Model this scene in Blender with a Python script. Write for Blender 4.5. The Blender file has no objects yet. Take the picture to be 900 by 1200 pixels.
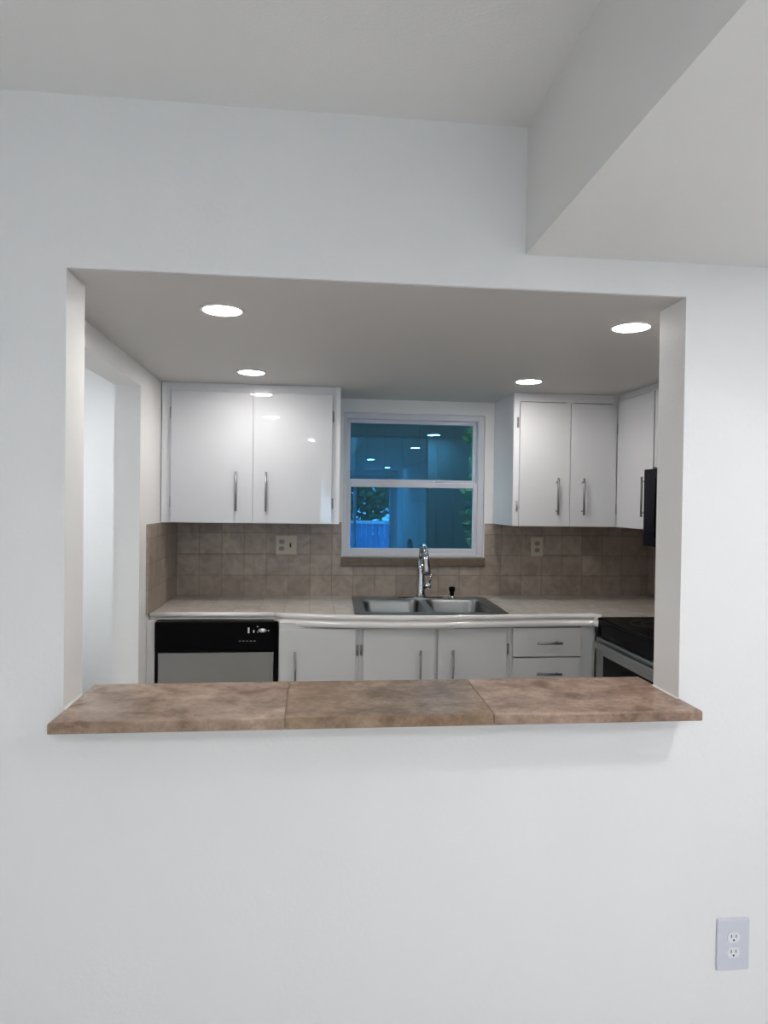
import bpy, bmesh, math, random
from mathutils import Vector, Matrix
random.seed(7)
scn = bpy.context.scene
C = scn.collection
PI = math.pi

# ------------------------------------------------------------------ materials
def new_mat(name):
    m = bpy.data.materials.new(name); m.use_nodes = True
    nt = m.node_tree; b = nt.nodes['Principled BSDF']
    return m, nt, b
def simple(name, col, rough=.5, metal=0., spec=.5, bump=0., bscale=200., coat=0., aniso=0.):
    m, nt, b = new_mat(name)
    b.inputs['Base Color'].default_value = (*col, 1)
    b.inputs['Roughness'].default_value = rough
    b.inputs['Metallic'].default_value = metal
    b.inputs['Specular IOR Level'].default_value = spec
    b.inputs['Coat Weight'].default_value = coat
    b.inputs['Coat Roughness'].default_value = .05
    n = nt.nodes.new('ShaderNodeTexNoise'); n.inputs['Scale'].default_value = bscale
    g = nt.nodes.new('ShaderNodeNewGeometry')
    nt.links.new(g.outputs['Position'], n.inputs['Vector'])
    if bump:
        bp = nt.nodes.new('ShaderNodeBump'); bp.inputs['Strength'].default_value = bump
        bp.inputs['Distance'].default_value = .002
        nt.links.new(n.outputs['Fac'], bp.inputs['Height']); nt.links.new(bp.outputs['Normal'], b.inputs['Normal'])
    # a faint variation of roughness so that no surface is perfectly uniform
    mr = nt.nodes.new('ShaderNodeMapRange'); mr.inputs['To Min'].default_value = max(0, rough-.03); mr.inputs['To Max'].default_value = min(1, rough+.03)
    n2 = nt.nodes.new('ShaderNodeTexNoise'); n2.inputs['Scale'].default_value = 6
    nt.links.new(g.outputs['Position'], n2.inputs['Vector'])
    nt.links.new(n2.outputs['Fac'], mr.inputs['Value']); nt.links.new(mr.outputs['Result'], b.inputs['Roughness'])
    return m
def mixed(name, stops, scale, rough, bump=.1, distort=1.5, detail=8, aniso=(1,1,1), speck=None):
    m, nt, b = new_mat(name)
    g = nt.nodes.new('ShaderNodeNewGeometry'); mp = nt.nodes.new('ShaderNodeMapping'); mp.inputs['Scale'].default_value = aniso
    n = nt.nodes.new('ShaderNodeTexNoise'); n.inputs['Scale'].default_value = scale; n.inputs['Detail'].default_value = detail
    n.inputs['Distortion'].default_value = distort; n.inputs['Roughness'].default_value = .65
    r = nt.nodes.new('ShaderNodeValToRGB')
    cr = r.color_ramp
    while len(cr.elements) < len(stops): cr.elements.new(.5)
    for e, (p, c) in zip(cr.elements, stops): e.position = p; e.color = (*c, 1)
    nt.links.new(g.outputs['Position'], mp.inputs['Vector']); nt.links.new(mp.outputs['Vector'], n.inputs['Vector'])
    nt.links.new(n.outputs['Fac'], r.inputs['Fac'])
    nt.links.new(r.outputs['Color'], b.inputs['Base Color'])
    b.inputs['Roughness'].default_value = rough
    bp = nt.nodes.new('ShaderNodeBump'); bp.inputs['Strength'].default_value = bump; bp.inputs['Distance'].default_value = .003
    nt.links.new(n.outputs['Fac'], bp.inputs['Height']); nt.links.new(bp.outputs['Normal'], b.inputs['Normal'])
    return m
def stone(name, stops, seed, tint):
    m = mixed(name, stops, 8.5, .27, bump=.10, distort=.35, detail=14, aniso=(1, 1.15, 1.15))
    nt = m.node_tree; b = nt.nodes['Principled BSDF']; g = [n for n in nt.nodes if n.type == 'NEW_GEOMETRY'][0]; r = [n for n in nt.nodes if n.type == 'VALTORGB'][0]
    mp = [n for n in nt.nodes if n.type == 'MAPPING'][0]; mp.inputs['Location'].default_value = (seed, seed*.7, 0)
    b.inputs['Specular IOR Level'].default_value = .35
    n = nt.nodes.new('ShaderNodeTexNoise'); n.inputs['Scale'].default_value = 48; n.inputs['Detail'].default_value = 6; n.inputs['Roughness'].default_value = .75
    nt.links.new(mp.outputs['Vector'], n.inputs['Vector'])
    q = nt.nodes.new('ShaderNodeMapRange'); q.inputs['From Min'].default_value = .36; q.inputs['From Max'].default_value = .60; q.inputs['To Min'].default_value = .68; q.inputs['To Max'].default_value = 1.15
    nt.links.new(n.outputs['Fac'], q.inputs['Value'])
    mx = nt.nodes.new('ShaderNodeMix'); mx.data_type = 'RGBA'; mx.blend_type = 'MULTIPLY'; mx.inputs['Factor'].default_value = .75
    nt.links.new(r.outputs['Color'], mx.inputs[6]); nt.links.new(q.outputs['Result'], mx.inputs[7]); nt.links.new(mx.outputs[2], b.inputs['Base Color'])
    return m
def tiles(name, c1, c2, grout, size, axes, off, rough=.35, gap=.003, spec=.5):
    """square tiles on a surface; axes picks the two position components they run along"""
    m, nt, b = new_mat(name)
    g = nt.nodes.new('ShaderNodeNewGeometry'); s = nt.nodes.new('ShaderNodeSeparateXYZ'); c = nt.nodes.new('ShaderNodeCombineXYZ')
    nt.links.new(g.outputs['Position'], s.inputs[0])
    for k, a in enumerate(axes):
        ad = nt.nodes.new('ShaderNodeMath'); ad.operation = 'SUBTRACT'; ad.inputs[1].default_value = off[k]
        nt.links.new(s.outputs['XYZ'.index(a)], ad.inputs[0]); nt.links.new(ad.outputs[0], c.inputs[k])
    br = nt.nodes.new('ShaderNodeTexBrick'); br.offset = 0; br.squash = 1
    br.inputs['Scale'].default_value = 1; br.inputs['Brick Width'].default_value = size[0]; br.inputs['Row Height'].default_value = size[1]
    br.inputs['Mortar Size'].default_value = gap; br.inputs['Mortar Smooth'].default_value = .3; br.inputs['Bias'].default_value = 0
    br.inputs['Color1'].default_value = (*c1, 1); br.inputs['Color2'].default_value = (*c2, 1); br.inputs['Mortar'].default_value = (*grout, 1)
    nt.links.new(c.outputs[0], br.inputs['Vector'])
    n = nt.nodes.new('ShaderNodeTexNoise'); n.inputs['Scale'].default_value = 14; n.inputs['Detail'].default_value = 8; n.inputs['Distortion'].default_value = 1.
    nt.links.new(g.outputs['Position'], n.inputs['Vector'])
    mr = nt.nodes.new('ShaderNodeMapRange'); mr.inputs['From Min'].default_value = .3; mr.inputs['From Max'].default_value = .7
    mr.inputs['To Min'].default_value = .78; mr.inputs['To Max'].default_value = 1.2
    nt.links.new(n.outputs['Fac'], mr.inputs['Value'])
    mx = nt.nodes.new('ShaderNodeMix'); mx.data_type = 'RGBA'; mx.blend_type = 'MULTIPLY'; mx.inputs['Factor'].default_value = 1
    nt.links.new(br.outputs['Color'], mx.inputs[6]); nt.links.new(mr.outputs['Result'], mx.inputs[7])
    nt.links.new(mx.outputs[2], b.inputs['Base Color'])
    b.inputs['Roughness'].default_value = rough; b.inputs['Specular IOR Level'].default_value = spec
    bp = nt.nodes.new('ShaderNodeBump'); bp.inputs['Strength'].default_value = .5; bp.inputs['Distance'].default_value = .002; bp.invert = True
    nt.links.new(br.outputs['Fac'], bp.inputs['Height']); nt.links.new(bp.outputs['Normal'], b.inputs['Normal'])
    return m
def emit(name, col, st):
    m, nt, b = new_mat(name)
    b.inputs['Base Color'].default_value = (.8, .8, .8, 1)
    b.inputs['Emission Color'].default_value = (*col, 1); b.inputs['Emission Strength'].default_value = st
    return m
def pane(name, refl, trans, rough=0.):
    m = bpy.data.materials.new(name); m.use_nodes = True; nt = m.node_tree
    for n in list(nt.nodes):
        if n.type != 'OUTPUT_MATERIAL': nt.nodes.remove(n)
    out = [n for n in nt.nodes if n.type == 'OUTPUT_MATERIAL'][0]
    g = nt.nodes.new('ShaderNodeBsdfGlossy'); g.inputs['Color'].default_value = (*refl, 1); g.inputs['Roughness'].default_value = rough
    t = nt.nodes.new('ShaderNodeBsdfTransparent'); t.inputs['Color'].default_value = (*trans, 1)
    a = nt.nodes.new('ShaderNodeAddShader')
    nt.links.new(g.outputs[0], a.inputs[0]); nt.links.new(t.outputs[0], a.inputs[1]); nt.links.new(a.outputs[0], out.inputs['Surface'])
    return m

M = {}
M['paint'] = simple('white_wall_paint', (.86, .853, .848), .55, bump=.35, bscale=90, spec=.35)
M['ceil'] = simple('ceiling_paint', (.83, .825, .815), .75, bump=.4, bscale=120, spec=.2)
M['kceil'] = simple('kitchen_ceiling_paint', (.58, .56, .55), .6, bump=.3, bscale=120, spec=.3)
M['gloss'] = simple('glossy_white_cabinet_enamel', (.62, .63, .66), .02, spec=.4)
for l in list(M['gloss'].node_tree.links):
    if l.to_socket.name == 'Roughness': M['gloss'].node_tree.links.remove(l)
M['enamel'] = simple('white_cabinet_enamel', (.64, .645, .67), .25, spec=.5)
M['body'] = simple('white_cabinet_body_enamel', (.74, .745, .77), .18, spec=.5)  # lighter than the doors; brightness of the lit side panel put into the colour
M['base'] = simple('greyish_white_base_enamel', (.60, .60, .60), .35, spec=.5)
M['steel'] = simple('brushed_steel', (.42, .42, .42), .32, 1, bump=.05, bscale=400)
M['sinksteel'] = simple('sink_stainless', (.22, .225, .225), .30, 1, bump=.03, bscale=300)
M['dwsteel'] = simple('dishwasher_stainless', (.31, .30, .29), .42, 1, bump=.05, bscale=400)
M['handle'] = simple('satin_nickel', (.28, .28, .29), .35, 1)
M['chrome'] = simple('polished_chrome', (.56, .55, .58), .06, 1)
M['hinge'] = simple('hinge_metal', (.35, .35, .36), .4, 1)
M['black'] = simple('black_plastic', (.003, .003, .0035), .3, spec=.06)
M['blackglass'] = simple('black_glass', (.002, .002, .003), .12, spec=.05)
M['navy'] = simple('microwave_black', (.004, .0035, .010), .35, spec=.08)
M['dark'] = simple('dark_void', (.02, .018, .016), .6)
M['vinyl'] = simple('white_vinyl', (.66, .66, .72), .35)
M['plate'] = simple('white_outlet_plastic', (.66, .67, .74), .3)
M['face'] = simple('outlet_face_plastic', (.80, .81, .84), .3)
M['almond'] = simple('almond_plate', (.50, .46, .38), .4)
M['almondface'] = simple('almond_receptacle', (.27, .24, .19), .4)
M['trim'] = simple('white_edge_tile', (.72, .70, .69), .15, spec=.6, bump=.1, bscale=30)
M['grout'] = simple('grout', (.16, .125, .09), .8)
M['caulk'] = simple('white_caulk', (.85, .84, .82), .5)
M['white'] = simple('white_button', (.75, .75, .75), .4)
M['splash'] = tiles('backsplash_tile', (.300, .245, .205), (.375, .315, .265), (.25, .205, .172), (.124, .12), 'XZ', (-.744, .916))
M['splashside'] = tiles('backsplash_side_tile', (.300, .245, .205), (.375, .315, .265), (.25, .205, .172), (.124, .12), 'YZ', (3.958, .916))
M['counter'] = tiles('counter_tile', (.50, .45, .40), (.57, .52, .47), (.41, .37, .33), (.124, .124), 'XY', (-.744, 3.958), rough=.3)
M['sill'] = mixed('brown_sill_tile', [(.3, (.11, .078, .05)), (.7, (.17, .12, .08))], 18, .4)
M['stone'] = stone('brown_travertine', [(.34, (.160, .098, .062)), (.45, (.285, .192, .133)), (.54, (.36, .252, .182)), (.66, (.47, .355, .275))], 1.3, 1)
M['stone2'] = stone('tan_travertine', [(.32, (.155, .096, .056)), (.46, (.25, .162, .100)), (.58, (.315, .212, .137)), (.70, (.40, .285, .195))], 5.1, 1)
M['stone3'] = stone('rosy_travertine', [(.34, (.170, .105, .070)), (.46, (.29, .190, .138)), (.56, (.35, .238, .178)), (.68, (.44, .315, .245))], 9.7, 1)
M['floor'] = tiles('floor_tile', (.76, .74, .71), (.80, .78, .75), (.52, .50, .48), (.45, .45), 'XY', (0, 0), rough=.3)
M['glass'] = pane('reflective_window_glass', (.012, .066, .132), (.34, .46, .48))
M['clear'] = pane('clear_door_glass', (.05, .05, .05), (.72, .86, .95))
M['lamp'] = emit('lamp_diffuser', (1., .955, .905), 115)
M['lampd'] = emit('dining_lamp_diffuser', (.985, .99, 1.), 245)
M['lamphigh'] = emit('high_ceiling_lamp_diffuser', (.975, .99, 1.), 760)  # fill light for the dining room, no such lamps known
M['lamph'] = emit('hall_lamp_diffuser', (.95, .985, 1.), 620)  # added glow for the hall end wall
M['grass'] = simple('lawn', (.05, .10, .03), .9, bump=.6, bscale=60)
M['leaf'] = mixed('leaf_green', [(.3, (.015, .055, .015)), (.7, (.13, .28, .10))], 9, .5)
M['bark'] = mixed('bark', [(.3, (.05, .04, .03)), (.7, (.16, .13, .10))], 20, .9)
M['fence'] = mixed('weathered_fence', [(.3, (.012, .012, .012)), (.7, (.028, .026, .024))], 6, .85, aniso=(6, 6, .6))  # colour kept near-black so the view through the glass stays dark
M['bluefence'] = mixed('pale_blue_fence', [(.38, (.06, .17, .34)), (.62, (.30, .48, .66))], 3, .7, aniso=(4, 4, .5))
M['patio'] = simple('patio_concrete', (.42, .44, .46), .8, bump=.3)

# ------------------------------------------------------------------ mesh helpers
def box(bm, x0, x1, y0, y1, z0, z1, bev=0., seg=2):
    v = [bm.verts.new((x, y, z)) for x in (x0, x1) for y in (y0, y1) for z in (z0, z1)]
    F = [bm.faces.new([v[i] for i in f]) for f in ((0, 1, 3, 2), (4, 6, 7, 5), (0, 4, 5, 1), (2, 3, 7, 6), (0, 2, 6, 4), (1, 5, 7, 3))]
    bmesh.ops.recalc_face_normals(bm, faces=F)
    if bev:
        e = list({e for f in F for e in f.edges})
        bmesh.ops.bevel(bm, geom=e, offset=bev, segments=seg, profile=.5, affect='EDGES')
def frame_axes(d):
    d = d.normalized(); a = Vector((0, 0, 1)) if abs(d.z) < .9 else Vector((1, 0, 0))
    u = d.cross(a).normalized(); return u, d.cross(u).normalized()
def tube(bm, pts, rad, n=16, caps=True):
    pts = [Vector(p) for p in pts]
    if not isinstance(rad, (list, tuple)): rad = [rad]*len(pts)
    rings = []; u = None
    for i, p in enumerate(pts):
        d = (pts[min(i+1, len(pts)-1)]-pts[max(i-1, 0)]).normalized()
        if u is None: u, w = frame_axes(d)
        else:
            u = (u-d*u.dot(d)).normalized(); w = d.cross(u)
        rings.append([bm.verts.new(p+u*math.cos(2*PI*k/n)*rad[i]+w*math.sin(2*PI*k/n)*rad[i]) for k in range(n)])
    for a, b in zip(rings, rings[1:]):
        for k in range(n): bm.faces.new((a[k], a[(k+1) % n], b[(k+1) % n], b[k])).smooth = True
    if caps: bm.faces.new(rings[0]); bm.faces.new(rings[-1])
def lathe(bm, c, prof, n=40, axis='z'):
    """prof: (radius, height) pairs around the axis through c"""
    rings = []
    for r, h in prof:
        ring = []
        for k in range(n):
            a = 2*PI*k/n; x, y = r*math.cos(a), r*math.sin(a)
            p = (c[0]+x, c[1]+y, c[2]+h) if axis == 'z' else ((c[0]+x, c[1]+h, c[2]+y) if axis == 'y' else (c[0]+h, c[1]+x, c[2]+y))
            ring.append(bm.verts.new(p))
        rings.append(ring)
    for a, b in zip(rings, rings[1:]):
        for k in range(n): bm.faces.new((a[k], a[(k+1) % n], b[(k+1) % n], b[k])).smooth = True
    bm.faces.new(rings[0]); bm.faces.new(rings[-1])
def rrect(x0, x1, y0, y1, r, n=6):
    P = []
    for cx, cy, a0 in ((x1-r, y1-r, 0), (x0+r, y1-r, PI/2), (x0+r, y0+r, PI), (x1-r, y0+r, 1.5*PI)):
        for k in range(n+1):
            a = a0+PI/2*k/n; P.append((cx+r*math.cos(a), cy+r*math.sin(a)))
    return P
def plate_with_holes(bm, outer, holes, z1, z0):
    """flat slab between z0 and z1 with an outline and holes, all lists of (x, y)"""
    edges = []
    for loop in [outer]+holes:
        v = [bm.verts.new((x, y, z1)) for x, y in loop]
        edges += [bm.edges.new((v[i], v[(i+1) % len(v)])) for i in range(len(v))]
    r = bmesh.ops.triangle_fill(bm, use_beauty=True, use_dissolve=False, edges=edges)
    f = [g for g in r['geom'] if isinstance(g, bmesh.types.BMFace)]
    r = bmesh.ops.extrude_face_region(bm, geom=f)
    bmesh.ops.translate(bm, vec=(0, 0, z0-z1), verts=[g for g in r['geom'] if isinstance(g, bmesh.types.BMVert)])
def make(name, bm, mat, parent=None, loc=None):
    bmesh.ops.recalc_face_normals(bm, faces=bm.faces)
    me = bpy.data.meshes.new(name); bm.to_mesh(me); bm.free()
    o = bpy.data.objects.new(name, me); C.objects.link(o)
    for m in (mat if isinstance(mat, (list, tuple)) else [mat]): me.materials.append(m)
    if parent: o.parent = parent
    if loc: o.location = loc
    return o
def boxes(name, lst, mat, parent=None, bev=0., loc=None):
    bm = bmesh.new()
    for b in lst: box(bm, *b, bev)
    return make(name, bm, mat, parent, loc)
def struct(name, lst, mat, parent=None, bev=0.):
    o = boxes(name, lst, mat, parent, bev); o['kind'] = 'structure'; return o
def tag(o, label, cat, group=None):
    o['label'] = label; o['category'] = cat
    if group: o['group'] = group
    return o
def thing(name, label, cat, loc=(0, 0, 0), rotz=0., group=None):
    o = bpy.data.objects.new(name, None); C.objects.link(o); o.empty_display_size = .1
    o.location = loc; o.rotation_euler = (0, 0, rotz)
    return tag(o, label, cat, group)
def dup(root, loc, label, rotz=None):
    r = root.copy(); C.objects.link(r); r.location = loc; r['label'] = label
    if rotz is not None: r.rotation_euler = (0, 0, rotz)
    for ch in list(root.children):
        c = ch.copy(); C.objects.link(c); c.parent = r
        for g in list(ch.children):
            d = g.copy(); C.objects.link(d); d.parent = c
    return r

# ------------------------------------------------------------------ levels (metres, camera stands at x=0, y=0)
EYE = 1.457
Y0, Y1 = 1.84, 1.985            # the two faces of the pass-through wall
XL, XR = -.626, 1.040           # opening
ZT, ZL = 2.046, .913            # head of the opening, top of the stone ledge
ZC, ZS, ZK = 2.484, 2.139, 2.052
XS = .575
YB = 3.968                      # kitchen back wall
KL, KR = -.756, 2.035           # kitchen side walls
RX, LX, RY = 1.82, -3.3, -6.5   # dining room right, left and rear

# ------------------------------------------------------------------ room shell
struct('floor', [(LX-.15, RX+.4, RY-.15, 5.2, -.15, -.05)], M['floor'])
struct('wall_front', [(LX, XL, Y0, Y1, -.05, 2.6), (XR, 2.2, Y0, Y1, -.05, 2.6), (XL, XR, Y0, Y1, ZT, 2.6), (XL, XR, Y0, Y1, -.05, ZL-.029)], M['paint'])
struct('trim_2', [(XL+.0005, XR-.0005, Y0+.004, Y1, ZT-.003, ZT)], M['kceil'])  # added thin sheet in kitchen ceiling colour, makes the head's underside darker
struct('ceiling', [(LX-.1, XS, RY-.1, Y0, ZC, ZC+.1)], M['ceil'])
struct('trim_1', [(XS, RX+.1, RY-.1, Y0, ZS, ZC+.1)], M['ceil'])
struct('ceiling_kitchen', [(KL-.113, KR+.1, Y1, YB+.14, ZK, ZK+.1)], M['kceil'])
struct('wall_right', [(RX, RX+.12, RY, Y0, -.05, 2.55)], M['paint'])
struct('wall_left', [(LX-.12, LX, RY, 5.2, -.05, 2.6)], M['paint'])
DX0, DX1, DZ = .10, 1.76, 2.03
struct('wall_rear', [(LX, DX0, RY-.12, RY, -.05, 2.55), (DX1, RX+.12, RY-.12, RY, -.05, 2.55), (DX0, DX1, RY-.12, RY, DZ, 2.55)], M['paint'])
# kitchen
WX0, WX1, WZ0, WZ1 = .184, 1.014, 1.140, 1.976
struct('wall_back', [(KL-.113, WX0, YB, YB+.14, -.05, 2.2), (WX1, KR+.12, YB, YB+.14, -.05, 2.2), (WX0, WX1, YB, YB+.14, WZ1, 2.2), (WX0, WX1, YB, YB+.14, -.05, WZ0-.05)], M['paint'])
JY = 3.16; JN = 2.24; JZ = 1.962
struct('wall_kitchen_left', [(KL-.113, KL, JY, YB, -.05, ZK), (KL-.113, KL, Y1, JN, -.05, ZK), (KL-.113, KL, JN, JY, JZ, ZK)], M['paint'])
struct('wall_kitchen_right', [(KR, KR+.12, Y1, YB, -.05, ZK)], M['paint'])
# hall beyond the doorway on the left
struct('wall_hall', [(LX, KL-.113, 5.08, 5.2, -.05, 2.6), (KL-.113, KL, YB+.14, 5.2, -.05, 2.6)], M['paint'])
struct('ceiling_hall', [(LX, KL-.113, Y1, 5.2, 2.42, 2.52)], M['ceil'])
for nm, b in (('baseboard_right', (RX-.014, RX, RY, Y0, -.05, .05)), ('baseboard_left', (LX, LX+.014, RY, Y0, -.05, .05)), ('baseboard_hall', (LX+.014, KL-.113, 5.066, 5.08, -.05, .05))):
    struct(nm, [b], M['vinyl'], bev=.003)

# ------------------------------------------------------------------ kitchen window
win = bpy.data.objects.new('window_1', None); C.objects.link(win); win['kind'] = 'structure'; win.location = (0, 0, 0)
fy0, fy1 = YB+.020, YB+.105
bm = bmesh.new()
for b in ((WX0, WX0+.024, fy0, fy1, WZ0, WZ1), (WX1-.036, WX1, fy0, fy1, WZ0, WZ1), (WX0+.024, WX1-.036, fy0, fy1, WZ1-.034, WZ1), (WX0+.024, WX1-.036, fy0, fy1, WZ0, WZ0+.020)): box(bm, *b, .003)
make('window_frame', bm, M['vinyl'], win)
def sash(z0, z1, y0, y1, sw, tb, bb):
    bm = bmesh.new(); a, b = WX0+.020, WX1-.034
    for q in ((a, a+sw, y0, y1, z0, z1), (b-sw, b, y0, y1, z0, z1), (a+sw, b-sw, y0, y1, z1-tb, z1), (a+sw, b-sw, y0, y1, z0, z0+bb)): box(bm, *q, .003)
    s = make('window_sash', bm, M['vinyl'], win)
    boxes('pane', [(a+sw-.004, b-sw+.004, (y0+y1)/2+.001, (y0+y1)/2+.004, z0+bb-.004, z1-tb+.004)], M['glass'], s)
    return s
sash(1.560, WZ1-.030, YB+.062, YB+.09, .022, .024, .034)
ls = sash(WZ0+.012, 1.577, YB+.030, YB+.058, .026, .030, .038)
for x in (.46, .74):
    bm = bmesh.new(); box(bm, x-.035, x+.035, YB+.035, YB+.056, 1.577, 1.586, .003); box(bm, x-.012, x+.03, YB+.028, YB+.046, 1.586, 1.594, .003)
    o = make('sash_lock', bm, M['vinyl'], win)
tag(boxes('window_sill', [(WX0-.006, WX1+.004, YB-.028, YB+.1, WZ0-.050, WZ0)], M['sill'], bev=.005), 'brown stone tile sill under the kitchen window', 'window sill')

# ------------------------------------------------------------------ backsplash, counter
tz = 1.342
bm = bmesh.new()
box(bm, KL+.011, WX0-.006, YB-.010, YB, .920, tz)
box(bm, WX1+.004, KR-.001, YB-.010, YB, .920, tz)
box(bm, WX0-.006, WX1+.004, YB-.010, YB, .920, WZ0-.05)
o = make('tile_backsplash', bm, M['splash']); tag(o, 'taupe square tile backsplash along the wall under the kitchen window', 'backsplash')
bm = bmesh.new(); box(bm, KL, KL+.010, 3.285, YB-.0005, .920, tz, .003)
o = make('tile_backsplash', bm, M['splashside']); tag(o, 'short taupe tile side panel of the backsplash beside the doorway', 'backsplash')

bm = bmesh.new(); box(bm, KR-.010, KR, 2.38, YB-.011, .9205, tz, .002)
o = make('tile_backsplash', bm, M['splashside']); tag(o, 'taupe tile side panel of the backsplash behind the range', 'backsplash')

front = [(-.748, 3.345), (-.45, 3.338), (-.165, 3.330), (-.10, 3.296), (.05, 3.262), (.22, 3.236), (.42, 3.220), (.62, 3.218), (.80, 3.228), (.98, 3.240), (1.18, 3.250), (1.385, 3.255)]
ct = thing('countertop', 'long taupe tiled kitchen counter with white rounded edge under the window', 'countertop', (0, 0, 0))
SKC = Vector((.600, 3.552)); SKR = -.040
def skt(p):
    c, s = math.cos(SKR), math.sin(SKR); return (SKC.x+p[0]*c-p[1]*s, SKC.y+p[0]*s+p[1]*c)
hole = [skt(p) for p in rrect(-.355, .355, -.285, .285, .04)]
outer = front+[(1.405, 3.188), (KR-.0105, 3.188), (KR-.0105, YB-.011), (KL+.012, YB-.011), (KL+.012, 3.345)]
outer = front+[(1.400, 3.188), (KR-.0105, 3.188), (KR-.0105, YB-.011), (KL+.012, YB-.011)]
bm = bmesh.new(); plate_with_holes(bm, outer, [hole], .920, .890)
make('counter_tiles', bm, M['counter'], ct)
def sweep(bm, path, prof):
    """prof: (outward, z) pairs; path runs left to right, outward is -y side"""
    rings = []
    for i, p in enumerate(path):
        a = Vector(path[max(i-1, 0)]); b = Vector(path[min(i+1, len(path)-1)]); d = (b-a).normalized(); nrm = Vector((d.y, -d.x))
        rings.append([bm.verts.new((p[0]+nrm.x*o, p[1]+nrm.y*o, z)) for o, z in prof])
    n = len(prof)
    for a, b in zip(rings, rings[1:]):
        for k in range(n): bm.faces.new((a[k], a[(k+1) % n], b[(k+1) % n], b[k])).smooth = True
    bm.faces.new(rings[0]); bm.faces.new(rings[-1])
def roll(cz, r, o=0., n=8):
    return [(o+r*math.sin(PI*k/n), cz+r*math.cos(PI*k/n)) for k in range(n+1)]
p1 = [(0.0005, .926)]+roll(.9135, .0125)+[(.0005, .893), (.0005, .893)]
p2 = [(0.0005, .926)]+roll(.913, .013)+[(.004, .896)]+[(.004+.016*math.sin(PI*k/8), .880+.016*math.cos(PI*k/8)) for k in range(1, 9)]+[(.0005, .862)]
bm = bmesh.new(); sweep(bm, front[:3], p1); make('edge_trim', bm, M['trim'], ct)
bm = bmesh.new()
path2 = [(-.158, 3.328)]+front[3:]+[(1.402, 3.238), (1.410, 3.192)]
sweep(bm, path2, p2)
make('edge_trim', bm, M['trim'], ct)
# white bullnose lip under the tile on the sink side
# ------------------------------------------------------------------ handles, hinges, cabinets (local frame: x width, y=0 front, +y back)
def bar_handle(bm, x, z0, z1, y, r=.0055, horiz=False):
    if horiz:
        tube(bm, [(z0, y-.03, x), (z1, y-.03, x)], r, 12)
        for q in (z0+.02, z1-.02): tube(bm, [(q, y, x), (q, y-.03, x)], r*.75, 10)
    else:
        tube(bm, [(x, y-.03, z0), (x, y-.03, z1)], r, 12)
        for q in (z0+.022, z1-.022): tube(bm, [(x, y, q), (x, y-.03, q)], r*.75, 10)
def hinge(parent, x, zc, h=.055, w=.012, y=0.):
    bm = bmesh.new()
    box(bm, x-w/2, x+w/2, y-.003, y-.0002, zc-h/2, zc+h/2, .001, 1)
    tube(bm, [(x, y-.006, zc-h*.42), (x, y-.006, zc+h*.42)], .0042, 10)
    for s in (-1, 1): tube(bm, [(x, y-.006, zc+s*h*.42), (x, y-.006, zc+s*h*.52)], .003, 8)
    return make('hinge', bm, M['hinge'], parent)
def carcass(bm, w, d, h, zb=0., top=True, fr=.018, st=.03, mids=(), rails=(), rail=None):
    t = .016; rail = rail or st
    box(bm, 0, t, fr, d, zb, h); box(bm, w-t, w, fr, d, zb, h)
    box(bm, t, w-t, fr, d, zb, zb+t); box(bm, t, w-t, d-.008, d, zb+t, h)
    if top: box(bm, t, w-t, fr, d-.008, h-t, h)
    box(bm, 0, st, 0, fr, zb, h, .001, 1); box(bm, w-st, w, 0, fr, zb, h, .001, 1)
    box(bm, st, w-st, 0, fr, h-rail, h); box(bm, st, w-st, 0, fr, zb, zb+rail)
    for m in mids: box(bm, m-.02, m+.02, 0, fr, zb+rail, h-rail)
    for r in rails: box(bm, st, w-st, 0, fr, r-.012, r+.012)
def door(parent, x0, x1, z0, z1, mat, hx=None, hz=None, t=.018, name='door'):
    o = boxes(name, [(x0, x1, -t-.001, -.001, z0, z1)], mat, parent, bev=.0015)
    if hx is not None:
        bm = bmesh.new(); bar_handle(bm, hx, hz[0], hz[1], -t-.001); make('handle', bm, M['handle'], o)
    return o
def drawer(parent, x0, x1, z0, z1, mat, hz, hx, t=.018):
    o = boxes('drawer_front', [(x0, x1, -t-.001, -.001, z0, z1)], mat, parent, bev=.0015)
    bm = bmesh.new(); bar_handle(bm, hz, hx[0], hx[1], -t-.001, horiz=True); make('handle', bm, M['handle'], o)
    return o
YU = 3.577; BZ = 1.342
# left wall cabinet
x0 = -.752
c = thing('wall_cabinet', 'glossy white two-door wall cabinet left of the kitchen window', 'cabinet', (x0, YU, BZ))
bm = bmesh.new(); carcass(bm, .900, YB-YU, ZK-BZ-.001, st=.045, rail=.04, mids=(.457,)); make('cabinet_body', bm, M['body'], c)
door(c, -.703-x0, -.2965-x0, .002, .666, M['gloss'], -.376-x0, (.062, .262))
door(c, -.2925-x0, .106-x0, .002, .666, M['gloss'], -.227-x0, (.062, .262))
for hx in (-.706, .110):
    for hz in (1.896, 1.448): hinge(c, hx-x0, hz-BZ, .055, .010)
# right wall cabinet on the back wall
x0 = 1.068
c = thing('wall_cabinet', 'white two-door wall cabinet right of the kitchen window', 'cabinet', (x0, YU, BZ))
bm = bmesh.new(); carcass(bm, 1.652-x0, YB-YU, ZK-BZ-.001, st=.036, rail=.045, mids=(.31,)); make('cabinet_body', bm, M['body'], c)
door(c, 1.099-x0, 1.375-x0, .000, .658, M['enamel'], 1.303-x0, (.062, .258))
door(c, 1.378-x0, 1.634-x0, .000, .658, M['enamel'], 1.444-x0, (.062, .258))
for hx, hzs in ((1.091, (1.893, 1.448)), (1.640, (1.87, 1.44))):
    for hz in hzs: hinge(c, hx-x0, hz-BZ, .055, .010)
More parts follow.
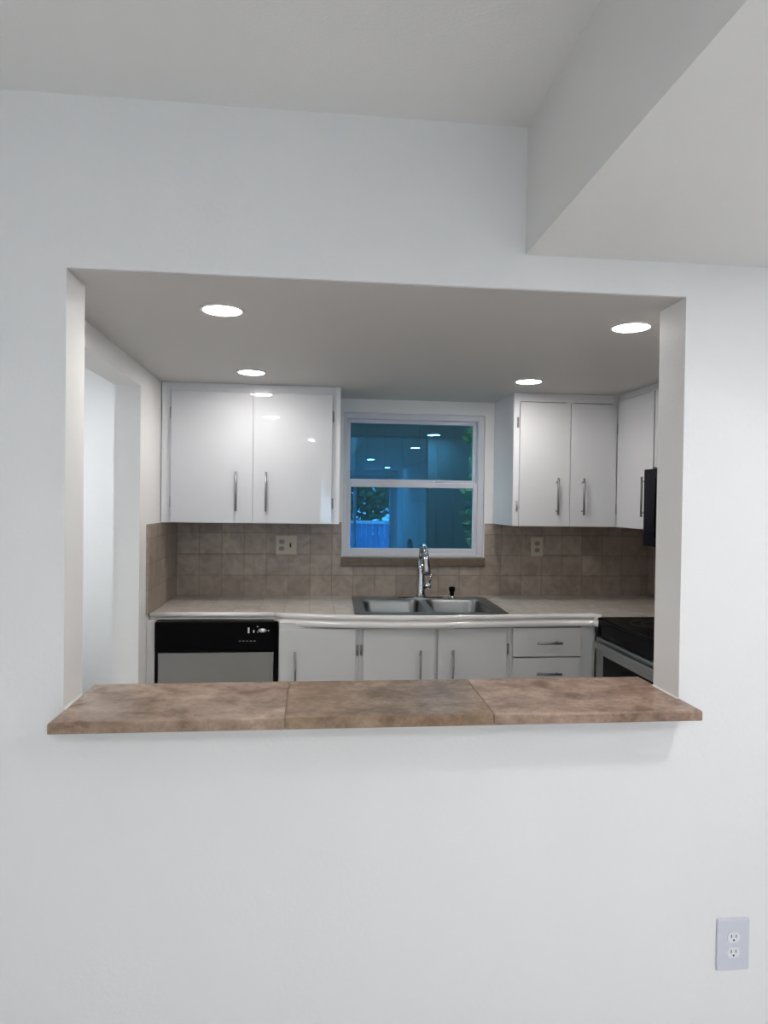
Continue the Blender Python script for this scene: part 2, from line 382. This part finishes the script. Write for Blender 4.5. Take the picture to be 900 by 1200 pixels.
# cabinet on the right wall (front faces -x)
XF = 1.654
c = thing('wall_cabinet', 'white corner wall cabinet on the right wall beside the black microwave', 'cabinet', (XF, YB, BZ), -PI/2)
bm = bmesh.new(); carcass(bm, YB-3.163, KR-.0105-XF, ZK-BZ-.001, st=.03, rail=.03); box(bm, .03, .41, 0, .018, .03, ZK-BZ-.031)
make('cabinet_body', bm, M['body'], c)
door(c, YB-3.553, YB-3.165, .000, .672, M['enamel'], YB-3.214, (.062, .258))
for hz in (.53, .11): hinge(c, YB-3.562, hz, .05, .010)
c = thing('wall_cabinet', 'short white wall cabinet directly above the black microwave', 'cabinet', (XF, 3.160, 1.640), -PI/2)
bm = bmesh.new(); carcass(bm, .76, KR-.0105-XF, ZK-1.640-.001, st=.03, rail=.03, mids=(.38,)); make('cabinet_body', bm, M['body'], c)
door(c, .010, .3785, .004, .374, M['enamel'], .34, (.02, .15)); door(c, .3815, .75, .004, .374, M['enamel'], .42, (.02, .15))

# base cabinets
YF = 3.268
def base(x0, w, label, h=.886, mids=(), st=.02, rails=(), depth=None, top=False):
    c = thing('base_cabinet', label, 'cabinet', (x0, YF, 0))
    bm = bmesh.new(); carcass(bm, w, depth or (YB-YF-.012), h, .10, top=top, st=st, rail=.03, mids=mids, rails=rails)
    box(bm, 0, w, .06, .078, -.05, .10)
    make('cabinet_body', bm, M['base'], c)
    return c
c = base(-.142, .378, 'greyish white single-door base cabinet beside the dishwasher')
door(c, .007, .361, .115, .857, M['base'], .078, (.55, .757)); hinge(c, .371, .752, .05, .010); hinge(c, .371, .20, .05, .010)
c = base(.237, .740, 'greyish white two-door base cabinet below the sink', mids=(.37,))
door(c, .019, .362, .115, .857, M['base'], .290, (.55, .757)); door(c, .378, .715, .115, .857, M['base'], .448, (.55, .757))
for hx in (.010, .7275):
    for hz in (.752, .20): hinge(c, hx, hz, .05, .010)
c = base(.978, .427, 'greyish white drawer base cabinet beside the range', st=.012)
bm = bmesh.new(); box(bm, .352, .414, -.004, -.0005, .10, .886, .001); make('filler_strip', bm, M['enamel'], c)
for z0, z1, hz in ((.716, .857, .786), (.562, .710, .636), (.408, .556, .48), (.115, .402, .26)):
    drawer(c, .006, .348, z0, z1, M['base'], hz, (.118, .244))
# end stile at the doorway side of the dishwasher
tag(boxes('end_panel', [(KL+.001, -.7175, 3.300, YB-.012, -.05, .889)], M['base'], bev=.002), 'narrow white end panel between doorway and dishwasher', 'panel')

# ------------------------------------------------------------------ dishwasher
d = thing('dishwasher', 'dishwasher with black control panel and stainless door', 'dishwasher', (-.715, 3.300, 0))
W = .568
boxes('body', [(.003, W-.003, .03, .62, .02, .884)], M['black'], d)
for x in (.05, W-.05):
    for y in (.08, .56):
        bm = bmesh.new(); lathe(bm, (x, y, -.05), [(.02, 0), (.02, .006), (.008, .008), (.008, .071)], 16); make('foot', bm, M['black'], d)
for q in ((0, .014), (W-.020, W)): boxes('door_surround', [(*q, -.002, .03, .12, .742)], M['black'], d, bev=.002)
p = boxes('control_panel', [(0, W, -.014, .03, .744, .888)], M['black'], d, bev=.006)
bm = bmesh.new(); box(bm, .10, .42, -.018, -.013, .748, .757, .001); make('grip_recess', bm, M['black'], p)
BT = [(.386+.017*k, .396+.017*k, .795, .798, M['steel']) for k in range(5)]
BT += [(q[0], q[1], q[2], q[3], M['white']) for q in ((.427, .435, .834, .860), (.452, .458, .836, .848), (.470, .475, .862, .867), (.470, .474, .836, .840), (.520, .526, .842, .848))]
for q in BT: boxes('button', [(q[0], q[1], -.0158, -.0138, q[2], q[3])], q[4], p, bev=.0006)
bm = bmesh.new(); lathe(bm, (0, 0, 0), [(.020, .0), (.020, -.004), (.017, -.006), (.0, -.006001)], 32, 'y')
bmesh.ops.scale(bm, vec=(1, 1, .48), verts=bm.verts); bmesh.ops.translate(bm, vec=(.495, -.0138, .846), verts=bm.verts)
make('badge', bm, M['steel'], p)
boxes('door', [(.0145, W-.0205, -.006, .029, .12, .741)], M['dwsteel'], d, bev=.002)
boxes('kick_plate', [(.005, W-.005, .02, .029, .022, .118)], M['black'], d)

# ------------------------------------------------------------------ sink, faucet, air gap
s = thing('kitchen_sink', 'stainless double bowl sink set in the counter below the window', 'sink', (SKC.x, SKC.y, .9215), SKR)
B = [(-.325, -.012, -.262, .205), (.018, .325, -.262, .205)]
bm = bmesh.new(); plate_with_holes(bm, rrect(-.375, .375, -.302, .302, .03), [rrect(*b, .05) for b in B], .006, 0)
make('rim', bm, M['sinksteel'], s)
for b in B:
    bm = bmesh.new(); rings = []
    for ins, z in ((0, .0055), (.003, 0), (.008, -.012), (.012, -.12), (.018, -.155), (.04, -.172), (.09, -.177)):
        rings.append([bm.verts.new((x, y, z)) for x, y in rrect(b[0]+ins, b[1]-ins, b[2]+ins, b[3]-ins, .05 if ins < .05 else .03)])
    for a, q in zip(rings, rings[1:]):
        n = len(a)
        for k in range(n): bm.faces.new((a[k], a[(k+1) % n], q[(k+1) % n], q[k])).smooth = True
    bm.faces.new(rings[-1])
    bw = make('bowl', bm, M['sinksteel'], s)
    sd = bw.modifiers.new('sheet', 'SOLIDIFY'); sd.thickness = .0015; sd.offset = -1
    bm = bmesh.new(); lathe(bm, ((b[0]+b[1])/2, -.03, -.1755), [(.045, 0), (.045, .003), (.036, .002), (.033, .0), (.001, .0)], 28); make('drain', bm, M['chrome'], bw)
fc = thing('kitchen_faucet', 'tall chrome pull-down faucet behind the sink', 'faucet', (.617, 3.795, .9275))
bm = bmesh.new(); plate_with_holes(bm, rrect(-.125, .125, -.028, .028, .027), [], .009, 0)
make('deck_plate', bm, M['chrome'], fc)
bm = bmesh.new(); lathe(bm, (0, 0, .009), [(.027, 0), (.027, .010), (.024, .016), (.023, .06), (.0215, .085), (.018, .13), (.0155, .20)], 28)
make('faucet_body', bm, M['chrome'], fc)
# the neck arcs towards the room and slightly to the right
pts = [(0, 0, .205)]; R = .052
for k in range(0, 15):
    a = PI*k/14; pts.append((.008*(1-math.cos(a))/2, -R*(1-math.cos(a)), .243+R*.95*math.sin(a)))
bm = bmesh.new(); tube(bm, pts, .0145, 16); make('neck', bm, M['chrome'], fc)
bm = bmesh.new(); tube(bm, [(.008, -2*R, .246), (.009, -2*R-.002, .225), (.011, -2*R-.004, .195), (.013, -2*R-.006, .16), (.013, -2*R-.006, .145)], [.016, .018, .0195, .0215, .0195], 20)
hd = make('spray_head', bm, M['chrome'], fc)
bm = bmesh.new(); tube(bm, [(.013, -2*R-.006, .1455), (.013, -2*R-.006, .139)], [.0145, .0135], 20); make('nozzle', bm, M['black'], hd)
bm = bmesh.new(); tube(bm, [(.018, 0, .068), (.050, 0, .068), (.056, 0, .068)], [.0165, .0165, .012], 20)
tube(bm, [(.046, 0, .078), (.052, -.004, .105), (.058, -.006, .135)], [.006, .005, .0038], 10)
make('lever_handle', bm, M['chrome'], fc)
g = thing('soap_dispenser', 'small black capped dispenser at the right of the faucet', 'dispenser', (.790, 3.782, .9275))
bm = bmesh.new(); lathe(bm, (0, 0, 0), [(.021, 0), (.021, .004), (.012, .008), (.012, .018)], 24); make('collar', bm, M['chrome'], g)
bm = bmesh.new(); lathe(bm, (0, 0, .018), [(.013, 0), (.013, .018), (.017, .024), (.018, .042), (.014, .047), (.002, .048)], 24); make('cap', bm, M['black'], g)

# ------------------------------------------------------------------ range and microwave (front faces -x)
r = thing('kitchen_range', 'black and stainless electric range against the right wall', 'stove', (1.38, 3.172, 0), -PI/2)
Wd, Dp = .765, .64
boxes('range_body', [(0, Wd, .022, Dp, .05, .905)], M['steel'], r, bev=.003)
for x in (.05, Wd-.05):
    for y in (.08, Dp-.06):
        bm = bmesh.new(); lathe(bm, (x, y, -.05), [(.018, 0), (.018, .01), (.01, .012), (.01, .102)], 16); make('foot', bm, M['black'], r)
t = boxes('cooktop', [(-.001, Wd+.001, -.004, Dp, .905, .921)], M['blackglass'], r, bev=.005)
for (x, y, q) in ((.20, .18, .105), (.56, .18, .08), (.20, .46, .08), (.56, .46, .105)):
    bm = bmesh.new()
    for rr in (q, q*.55):
        n = 48; ring = []
        for k in range(n):
            a = 2*PI*k/n; ring.append([bm.verts.new((x+(rr+e)*math.cos(a), y+(rr+e)*math.sin(a), .9212+h)) for e, h in ((-.001, 0), (-.001, .0003), (.001, .0003), (.001, 0))])
        for k in range(n):
            a, b = ring[k], ring[(k+1) % n]
            for j in range(4): bm.faces.new((a[j], a[(j+1) % 4], b[(j+1) % 4], b[j]))
    make('burner_ring', bm, M['steel'], t)
cp = boxes('control_panel', [(0, Wd, -.002, .022, .832, .905)], M['blackglass'], r, bev=.004)
dr = boxes('oven_door', [(.002, .075, -.010, .021, .23, .828), (Wd-.075, Wd-.002, -.010, .021, .23, .828), (.075, Wd-.075, -.010, .021, .752, .828), (.075, Wd-.075, -.010, .021, .23, .33)], M['steel'], r, bev=.002)
boxes('oven_window', [(.073, Wd-.073, -.006, .018, .328, .754)], M['blackglass'], dr)
bm = bmesh.new(); box(bm, .012, Wd-.012, -.034, -.020, .782, .812, .005)
for x in (.06, Wd-.06): box(bm, x-.012, x+.012, -.0205, -.0095, .788, .806, .001)
make('oven_handle', bm, M['steel'], dr)
boxes('storage_drawer', [(.002, Wd-.002, -.008, .021, .06, .226)], M['steel'], r, bev=.003)
bg = boxes('backguard', [(0, Wd, Dp-.045, Dp-.001, .921, 1.06)], M['black'], r, bev=.006)
mw = thing('microwave', 'black over-the-range microwave at the right edge of the opening', 'microwave', (1.592, 3.159, 1.262), -PI/2)
boxes('microwave_body', [(0, .758, .03, KR-1.592-.0115, 0, .374)], M['navy'], mw, bev=.003)
md = boxes('microwave_door', [(.15, .757, -.004, .029, .004, .370)], M['navy'], mw, bev=.004)
boxes('door_window', [(.24, .70, -.0055, -.0035, .07, .31)], M['blackglass'], md)
bm = bmesh.new(); tube(bm, [(.18, -.035, .05), (.18, -.035, .32)], .009, 12)
for z in (.07, .30): tube(bm, [(.18, -.004, z), (.18, -.035, z)], .007, 10)
make('door_handle', bm, M['black'], md)
kp = boxes('keypad', [(.001, .148, -.004, .029, .004, .370)], M['navy'], mw, bev=.004)

# ------------------------------------------------------------------ bar ledge
lg = thing('bar_ledge', 'brown stone tiled bar ledge along the bottom of the pass-through opening', 'ledge', (.21, Y0, ZL-.029))
LX0, LX1 = -.628, 1.049; LY0, LY1 = 1.735, 2.098
seams = [LX0, -.058, .478, LX1]
mats = [M['stone'], M['stone2'], M['stone3']]
bm = bmesh.new(); box(bm, LX0+.004-.21, LX1-.004-.21, LY0+.004-Y0, LY1-.004-Y0, .0005, .0275)
make('grout_bed', bm, M['grout'], lg)
for k in range(3):
    a, b = seams[k]+(.0012 if k else 0), seams[k+1]-(.0012 if k < 2 else 0)
    sk = .010
    bm = bmesh.new(); box(bm, a-.21, b-.21, LY0-Y0, LY1-Y0, 0, .029)
    for v in bm.verts:      # the last seam runs slightly askew
        if k == 1 and v.co.x > 0 and v.co.y > 0: v.co.x += sk
        if k == 2 and v.co.x < .4 and v.co.y > 0: v.co.x += sk
    es = [e for e in bm.edges if all(abs(v.co.z-.029) < 1e-5 for v in e.verts) and (abs(e.verts[0].co.y-e.verts[1].co.y) < 1e-4 or min(v.co.x for v in e.verts) > LX1-.22 or max(v.co.x for v in e.verts) < LX0-.20)]
    bmesh.ops.bevel(bm, geom=es, offset=.007, segments=4, profile=.5, affect='EDGES')
    es = [e for e in bm.edges if all(abs(v.co.z) < 1e-5 for v in e.verts)]
    bmesh.ops.bevel(bm, geom=es, offset=.003, segments=2, profile=.5, affect='EDGES')
    make('ledge_tile', bm, mats[k], lg)
for x in (XL+.001, XR-.001):
    bm = bmesh.new(); tube(bm, [(x-.21, .0, .029), (x-.21, Y1-Y0, .029)], .0035, 8); make('caulk_bead', bm, M['caulk'], lg)

# ------------------------------------------------------------------ outlets (local: x right, z up, y=0 on the wall, -y towards the room)
def receptacle(parent, cx, cz, s, mat):
    bm = bmesh.new()
    P = [(math.cos(a)*.0165*s, max(-.0125*s, min(.0125*s, math.sin(a)*.0165*s))) for a in [2*PI*k/28 for k in range(28)]]
    a = [bm.verts.new((cx+x, -.0055*s, cz+z)) for x, z in P]; b = [bm.verts.new((cx+x, -.0085*s, cz+z)) for x, z in P]
    for k in range(28): bm.faces.new((a[k], a[(k+1) % 28], b[(k+1) % 28], b[k]))
    bm.faces.new(b); bm.faces.new(a)
    f = make('receptacle', bm, mat, parent)
    bm = bmesh.new()
    for dx in (-.0065, .006): box(bm, cx+(dx-.0011)*s, cx+(dx+.0011)*s, -.0088*s, -.0084*s, cz+.000*s, cz+.0078*s)
    tube(bm, [(cx, -.0084*s, cz-.0065*s), (cx, -.0088*s, cz-.0065*s)], .0026*s, 12)
    make('slots', bm, M['dark'], f)
def outlet(name, label, loc, w, h, s, pm, fm, cx=0., switch=None):
    o = thing(name, label, 'outlet', loc)
    boxes('cover_plate', [(-w/2, w/2, -.0065*s, 0, -h/2, h/2)], pm, o, bev=.003*s)
    for dz in (.0195*s, -.0195*s): receptacle(o, cx, dz, s, fm)
    bm = bmesh.new(); lathe(bm, (cx, -.0064*s, 0), [(.0028*s, 0), (.0028*s, -.0008*s), (.0012*s, -.0014*s)], 12, 'y'); make('screw', bm, fm, o)
    if switch is not None:
        bm = bmesh.new(); box(bm, switch-.005*s, switch+.005*s, -.0075*s, -.006*s, -.012*s, .012*s, .0005); box(bm, switch-.0035*s, switch+.0035*s, -.016*s, -.006*s, -.004*s, .009*s, .001)
        make('toggle', bm, M['dark'], o)
    return o
outlet('wall_outlet', 'white wall outlet low on the wall right of the ledge', (1.2150, Y0, .2075), .098, .148, 1.12, M['plate'], M['face'])
outlet('wall_outlet', 'wide almond outlet and switch plate on the backsplash under the left cabinet', (-.136, YB-.010, 1.208), .120, .110, 1.0, M['almond'], M['almondface'], cx=-.026, switch=.024)
outlet('wall_outlet', 'narrow almond outlet on the backsplash under the right cabinet', (1.334, YB-.010, 1.208), .074, .114, 1.0, M['almond'], M['almondface'])

# ------------------------------------------------------------------ ceiling downlights
def downlight(loc, label, group, lamp, r=.056):
    o = thing('ceiling_downlight', label, 'ceiling light', loc, 0, group)
    bm = bmesh.new(); n = 48; prof = [(r*1.02, -.004), (r*1.07, -.0065), (r*1.18, -.005), (r*1.22, 0), (r*1.02, 0)]; rings = []
    for q, h in prof: rings.append([bm.verts.new((q*math.cos(2*PI*k/n), q*math.sin(2*PI*k/n), h)) for k in range(n)])
    for i in range(len(rings)):
        a, b = rings[i], rings[(i+1) % len(rings)]
        for k in range(n): bm.faces.new((a[k], a[(k+1) % n], b[(k+1) % n], b[k])).smooth = True
    make('trim_ring', bm, M['white'], o)
    bm = bmesh.new(); lathe(bm, (0, 0, 0), [(r*1.02, -.0005), (r*1.02, -.004), (r*.9, -.006), (.001, -.0065)], 48); make('diffuser', bm, lamp, o)
    return o
kg = 'recessed kitchen ceiling lights'
k0 = downlight((-.281, 2.195, ZK), 'bright round kitchen downlight nearest the opening on the left', kg, M['lamp'])
dup(k0, (1.050, 2.195, ZK), 'bright round kitchen downlight nearest the opening on the right')
dup(k0, (-.279, 3.232, ZK), 'bright round kitchen downlight in front of the left wall cabinet')
dup(k0, (1.036, 3.232, ZK), 'bright round kitchen downlight in front of the right wall cabinet')
dg = 'downlights in the dining room soffit'
d0 = downlight((1.37, .90, ZS), 'round downlight in the low soffit outside the opening', dg, M['lampd'])
dup(d0, (1.27, -.30, ZS), 'round downlight in the low soffit, second from the opening')
dup(d0, (.94, -2.77, ZS), 'round downlight in the low soffit, third from the opening')
dup(d0, (1.47, -5.2, ZS), 'round downlight in the low soffit nearest the sliding door')
d1 = downlight((.0, -1.3, ZC), 'round downlight in the high dining ceiling on the left', None, M['lamphigh'])  # unseen lamps added to lift the upper wall and general light
d1['group'] = 'downlights in the high dining ceiling'
d3 = dup(d1, (-2.0, -3.8, ZC), 'round downlight in the high dining ceiling by the left wall')
d3['group'] = 'downlights in the high dining ceiling'
d2 = dup(d1, (.0, -4.4, ZC), 'round downlight in the high dining ceiling at the rear')
d2['group'] = 'downlights in the high dining ceiling'
hh = downlight((-2.1, 3.9, 2.42), 'round hallway downlight behind the doorway left of the kitchen', None, M['lamph'])  # unseen lamp added to give the hall wall its bright top

# ------------------------------------------------------------------ sliding door at the rear of the dining room
dd = bpy.data.objects.new('door_1', None); C.objects.link(dd); dd['kind'] = 'structure'; dd.location = (0, RY, 0)
boxes('door_frame', [(DX0, DX0+.04, -.10, -.01, 0, DZ), (DX1-.04, DX1, -.10, -.01, 0, DZ), (DX0+.04, DX1-.04, -.10, -.01, DZ-.04, DZ), (DX0+.04, DX1-.04, -.10, -.01, 0, .03)], M['vinyl'], dd, bev=.003)
mid = (DX0+DX1)/2
for a, b, y in ((DX0+.04, mid+.03, -.085), (mid-.03, DX1-.04, -.05)):
    q = boxes('door_leaf', [(a, a+.06, y, y+.03, .03, DZ-.04), (b-.06, b, y, y+.03, .03, DZ-.04), (a+.06, b-.06, y, y+.03, DZ-.10, DZ-.04), (a+.06, b-.06, y, y+.03, .03, .11)], M['vinyl'], dd, bev=.003)
    boxes('pane', [(a+.056, b-.056, y+.012, y+.017, .106, DZ-.096)], M['clear'], q)

# ------------------------------------------------------------------ outdoors
struct('ground', [(-12, 12, -22, RY-.12, -.14, -.06)], M['patio'])
struct('ground_behind_kitchen', [(-3, 8, YB+.14, 12, -.14, -.05)], M['grass'])
def leaves(name, c, rad, n, size, parent, seed):
    rnd = random.Random(seed); bm = bmesh.new()
    for _ in range(n):
        while True:
            p = Vector((rnd.uniform(-1, 1), rnd.uniform(-1, 1), rnd.uniform(-1, 1)))
            if p.length < 1 and p.length > rnd.random()*.9: break
        p = Vector((c[0]+p.x*rad[0], c[1]+p.y*rad[1], c[2]+p.z*rad[2]))
        u = Vector((rnd.gauss(0, 1), rnd.gauss(0, 1), rnd.gauss(0, .6))).normalized(); w = u.orthogonal().normalized()
        w = Matrix.Rotation(rnd.uniform(0, 6.28), 3, u) @ w; s = size*rnd.uniform(.6, 1.2); k = u.cross(w)
        q = [p, p+u*s*.4+w*s*.26+k*s*.06, p+u*s, p+u*s*.4-w*s*.26+k*s*.06]
        bm.faces.new([bm.verts.new(v) for v in q])
    return make(name, bm, M['leaf'], parent)
sh = thing('tall_shrub', 'leafy green shrub outside at the right edge of the kitchen window', 'shrub', (1.54, 5.1, -.05))
leaves('foliage', (0, 0, 1.6), (.38, .32, 1.40), 3600, .09, sh, 3)
bm = bmesh.new(); tube(bm, [(0, 0, 0), (.03, 0, .8), (-.14, .02, 1.5), (-.02, 0, 2.4)], [.035, .03, .022, .01], 10); tube(bm, [(.02, 0, .6), (-.24, -.05, 1.15), (-.27, -.05, 1.7)], [.02, .014, .008], 8)
make('stem', bm, M['bark'], sh)
fn = thing('wooden_fence', 'dark board fence outside behind the kitchen window', 'fence', (0, 6.2, -.05))  # added backing, dark and tall enough to keep sky out of the window
for i in range(4): boxes('fence_post', [(-1.5+1.8*i, -1.41+1.8*i, -.09, -.001, 0, 2.75)], M['fence'], fn, bev=.004)
bm = bmesh.new()
for k in range(40): box(bm, -1.9+.16*k, -1.9+.16*k+.1595, 0, .02, .03, 2.7, .002, 1)
make('fence_boards', bm, M['fence'], fn)
rl = thing('patio_fence', 'pale blue picket fence beyond the sliding door', 'fence', (0, -9.6, -.06))
bm = bmesh.new()
for k in range(60): box(bm, -3.5+.15*k, -3.5+.15*k+.146, 0, .02, .08, .98, .004, 1)
make('pickets', bm, M['bluefence'], rl)
bm = bmesh.new(); box(bm, -3.6, 5.6, .022, .105, .97, 1.05, .004); make('top_rail', bm, M['white'], rl)
for i, (x, y, h) in enumerate(((1.7, -12.5, 4.4), (5.2, -12.2, 4.0), (9.0, -13.2, 4.8), (-2.4, -13.0, 4.6))):
    t = thing('garden_tree', ('bushy green tree beyond the patio fence, seen in the window reflection', 'bushy green tree beyond the patio fence on the right', 'tall green tree at the far corner of the patio fence', 'bushy green tree beyond the patio fence on the left')[i], 'tree', (x, y, -.1), 0, 'trees beyond the patio fence')
    leaves('foliage', (0, 0, h*.62), (1.5, 1.2, h*.40), 3600, .28, t, 10+i)
    bm = bmesh.new(); tube(bm, [(0, 0, 0), (.05, 0, h*.35), (-.05, .05, h*.7)], [.13, .10, .04], 10); make('trunk', bm, M['bark'], t)

# ------------------------------------------------------------------ world
w = bpy.data.worlds.new('World'); scn.world = w; w.use_nodes = True
bg = w.node_tree.nodes['Background']; bg.inputs['Color'].default_value = (.80, .90, 1., 1); bg.inputs['Strength'].default_value = 10.
# guide rays to the glazed door (a sampling portal, it gives off no light of its own)
pl = bpy.data.lights.new('door_portal', 'AREA'); pl.shape = 'RECTANGLE'; pl.size = DX1-DX0; pl.size_y = DZ; pl.cycles.is_portal = True
po = bpy.data.objects.new('door_portal', pl); C.objects.link(po); po.location = (mid, RY-.13, DZ/2); po.rotation_euler = (PI/2, 0, 0)
po.matrix_world = Matrix.Translation((mid, RY-.13, DZ/2)) @ Matrix.Rotation(PI/2, 4, 'X')

# ------------------------------------------------------------------ camera
F, YAW, PIT, ROL = 807.3, .106, -.0136, -.0134
cy, sy, cp_, sp = math.cos(YAW), math.sin(YAW), math.cos(PIT), math.sin(PIT)
Xr = Vector((cy, -sy, 0)); Fw = Vector((sy*cp_, cy*cp_, sp)); Z2 = Vector((-sy*sp, -cy*sp, cp_))
cr, sr = math.cos(ROL), math.sin(ROL)
right = Xr*cr-Z2*sr; up = Xr*sr+Z2*cr
cam = bpy.data.cameras.new('camera'); co = bpy.data.objects.new('camera', cam); C.objects.link(co)
mw_ = Matrix((right, up, -Fw)).transposed().to_4x4(); mw_.translation = (0, 0, EYE); co.matrix_world = mw_
cam.sensor_fit = 'VERTICAL'; cam.sensor_height = 36; cam.lens = F/1200*36; cam.clip_start = .05
scn.camera = co
vs = scn.view_settings
vs.view_transform = 'Standard'; vs.look = 'None'; vs.gamma = 1; vs.use_curve_mapping = False
vs.exposure = 0.0
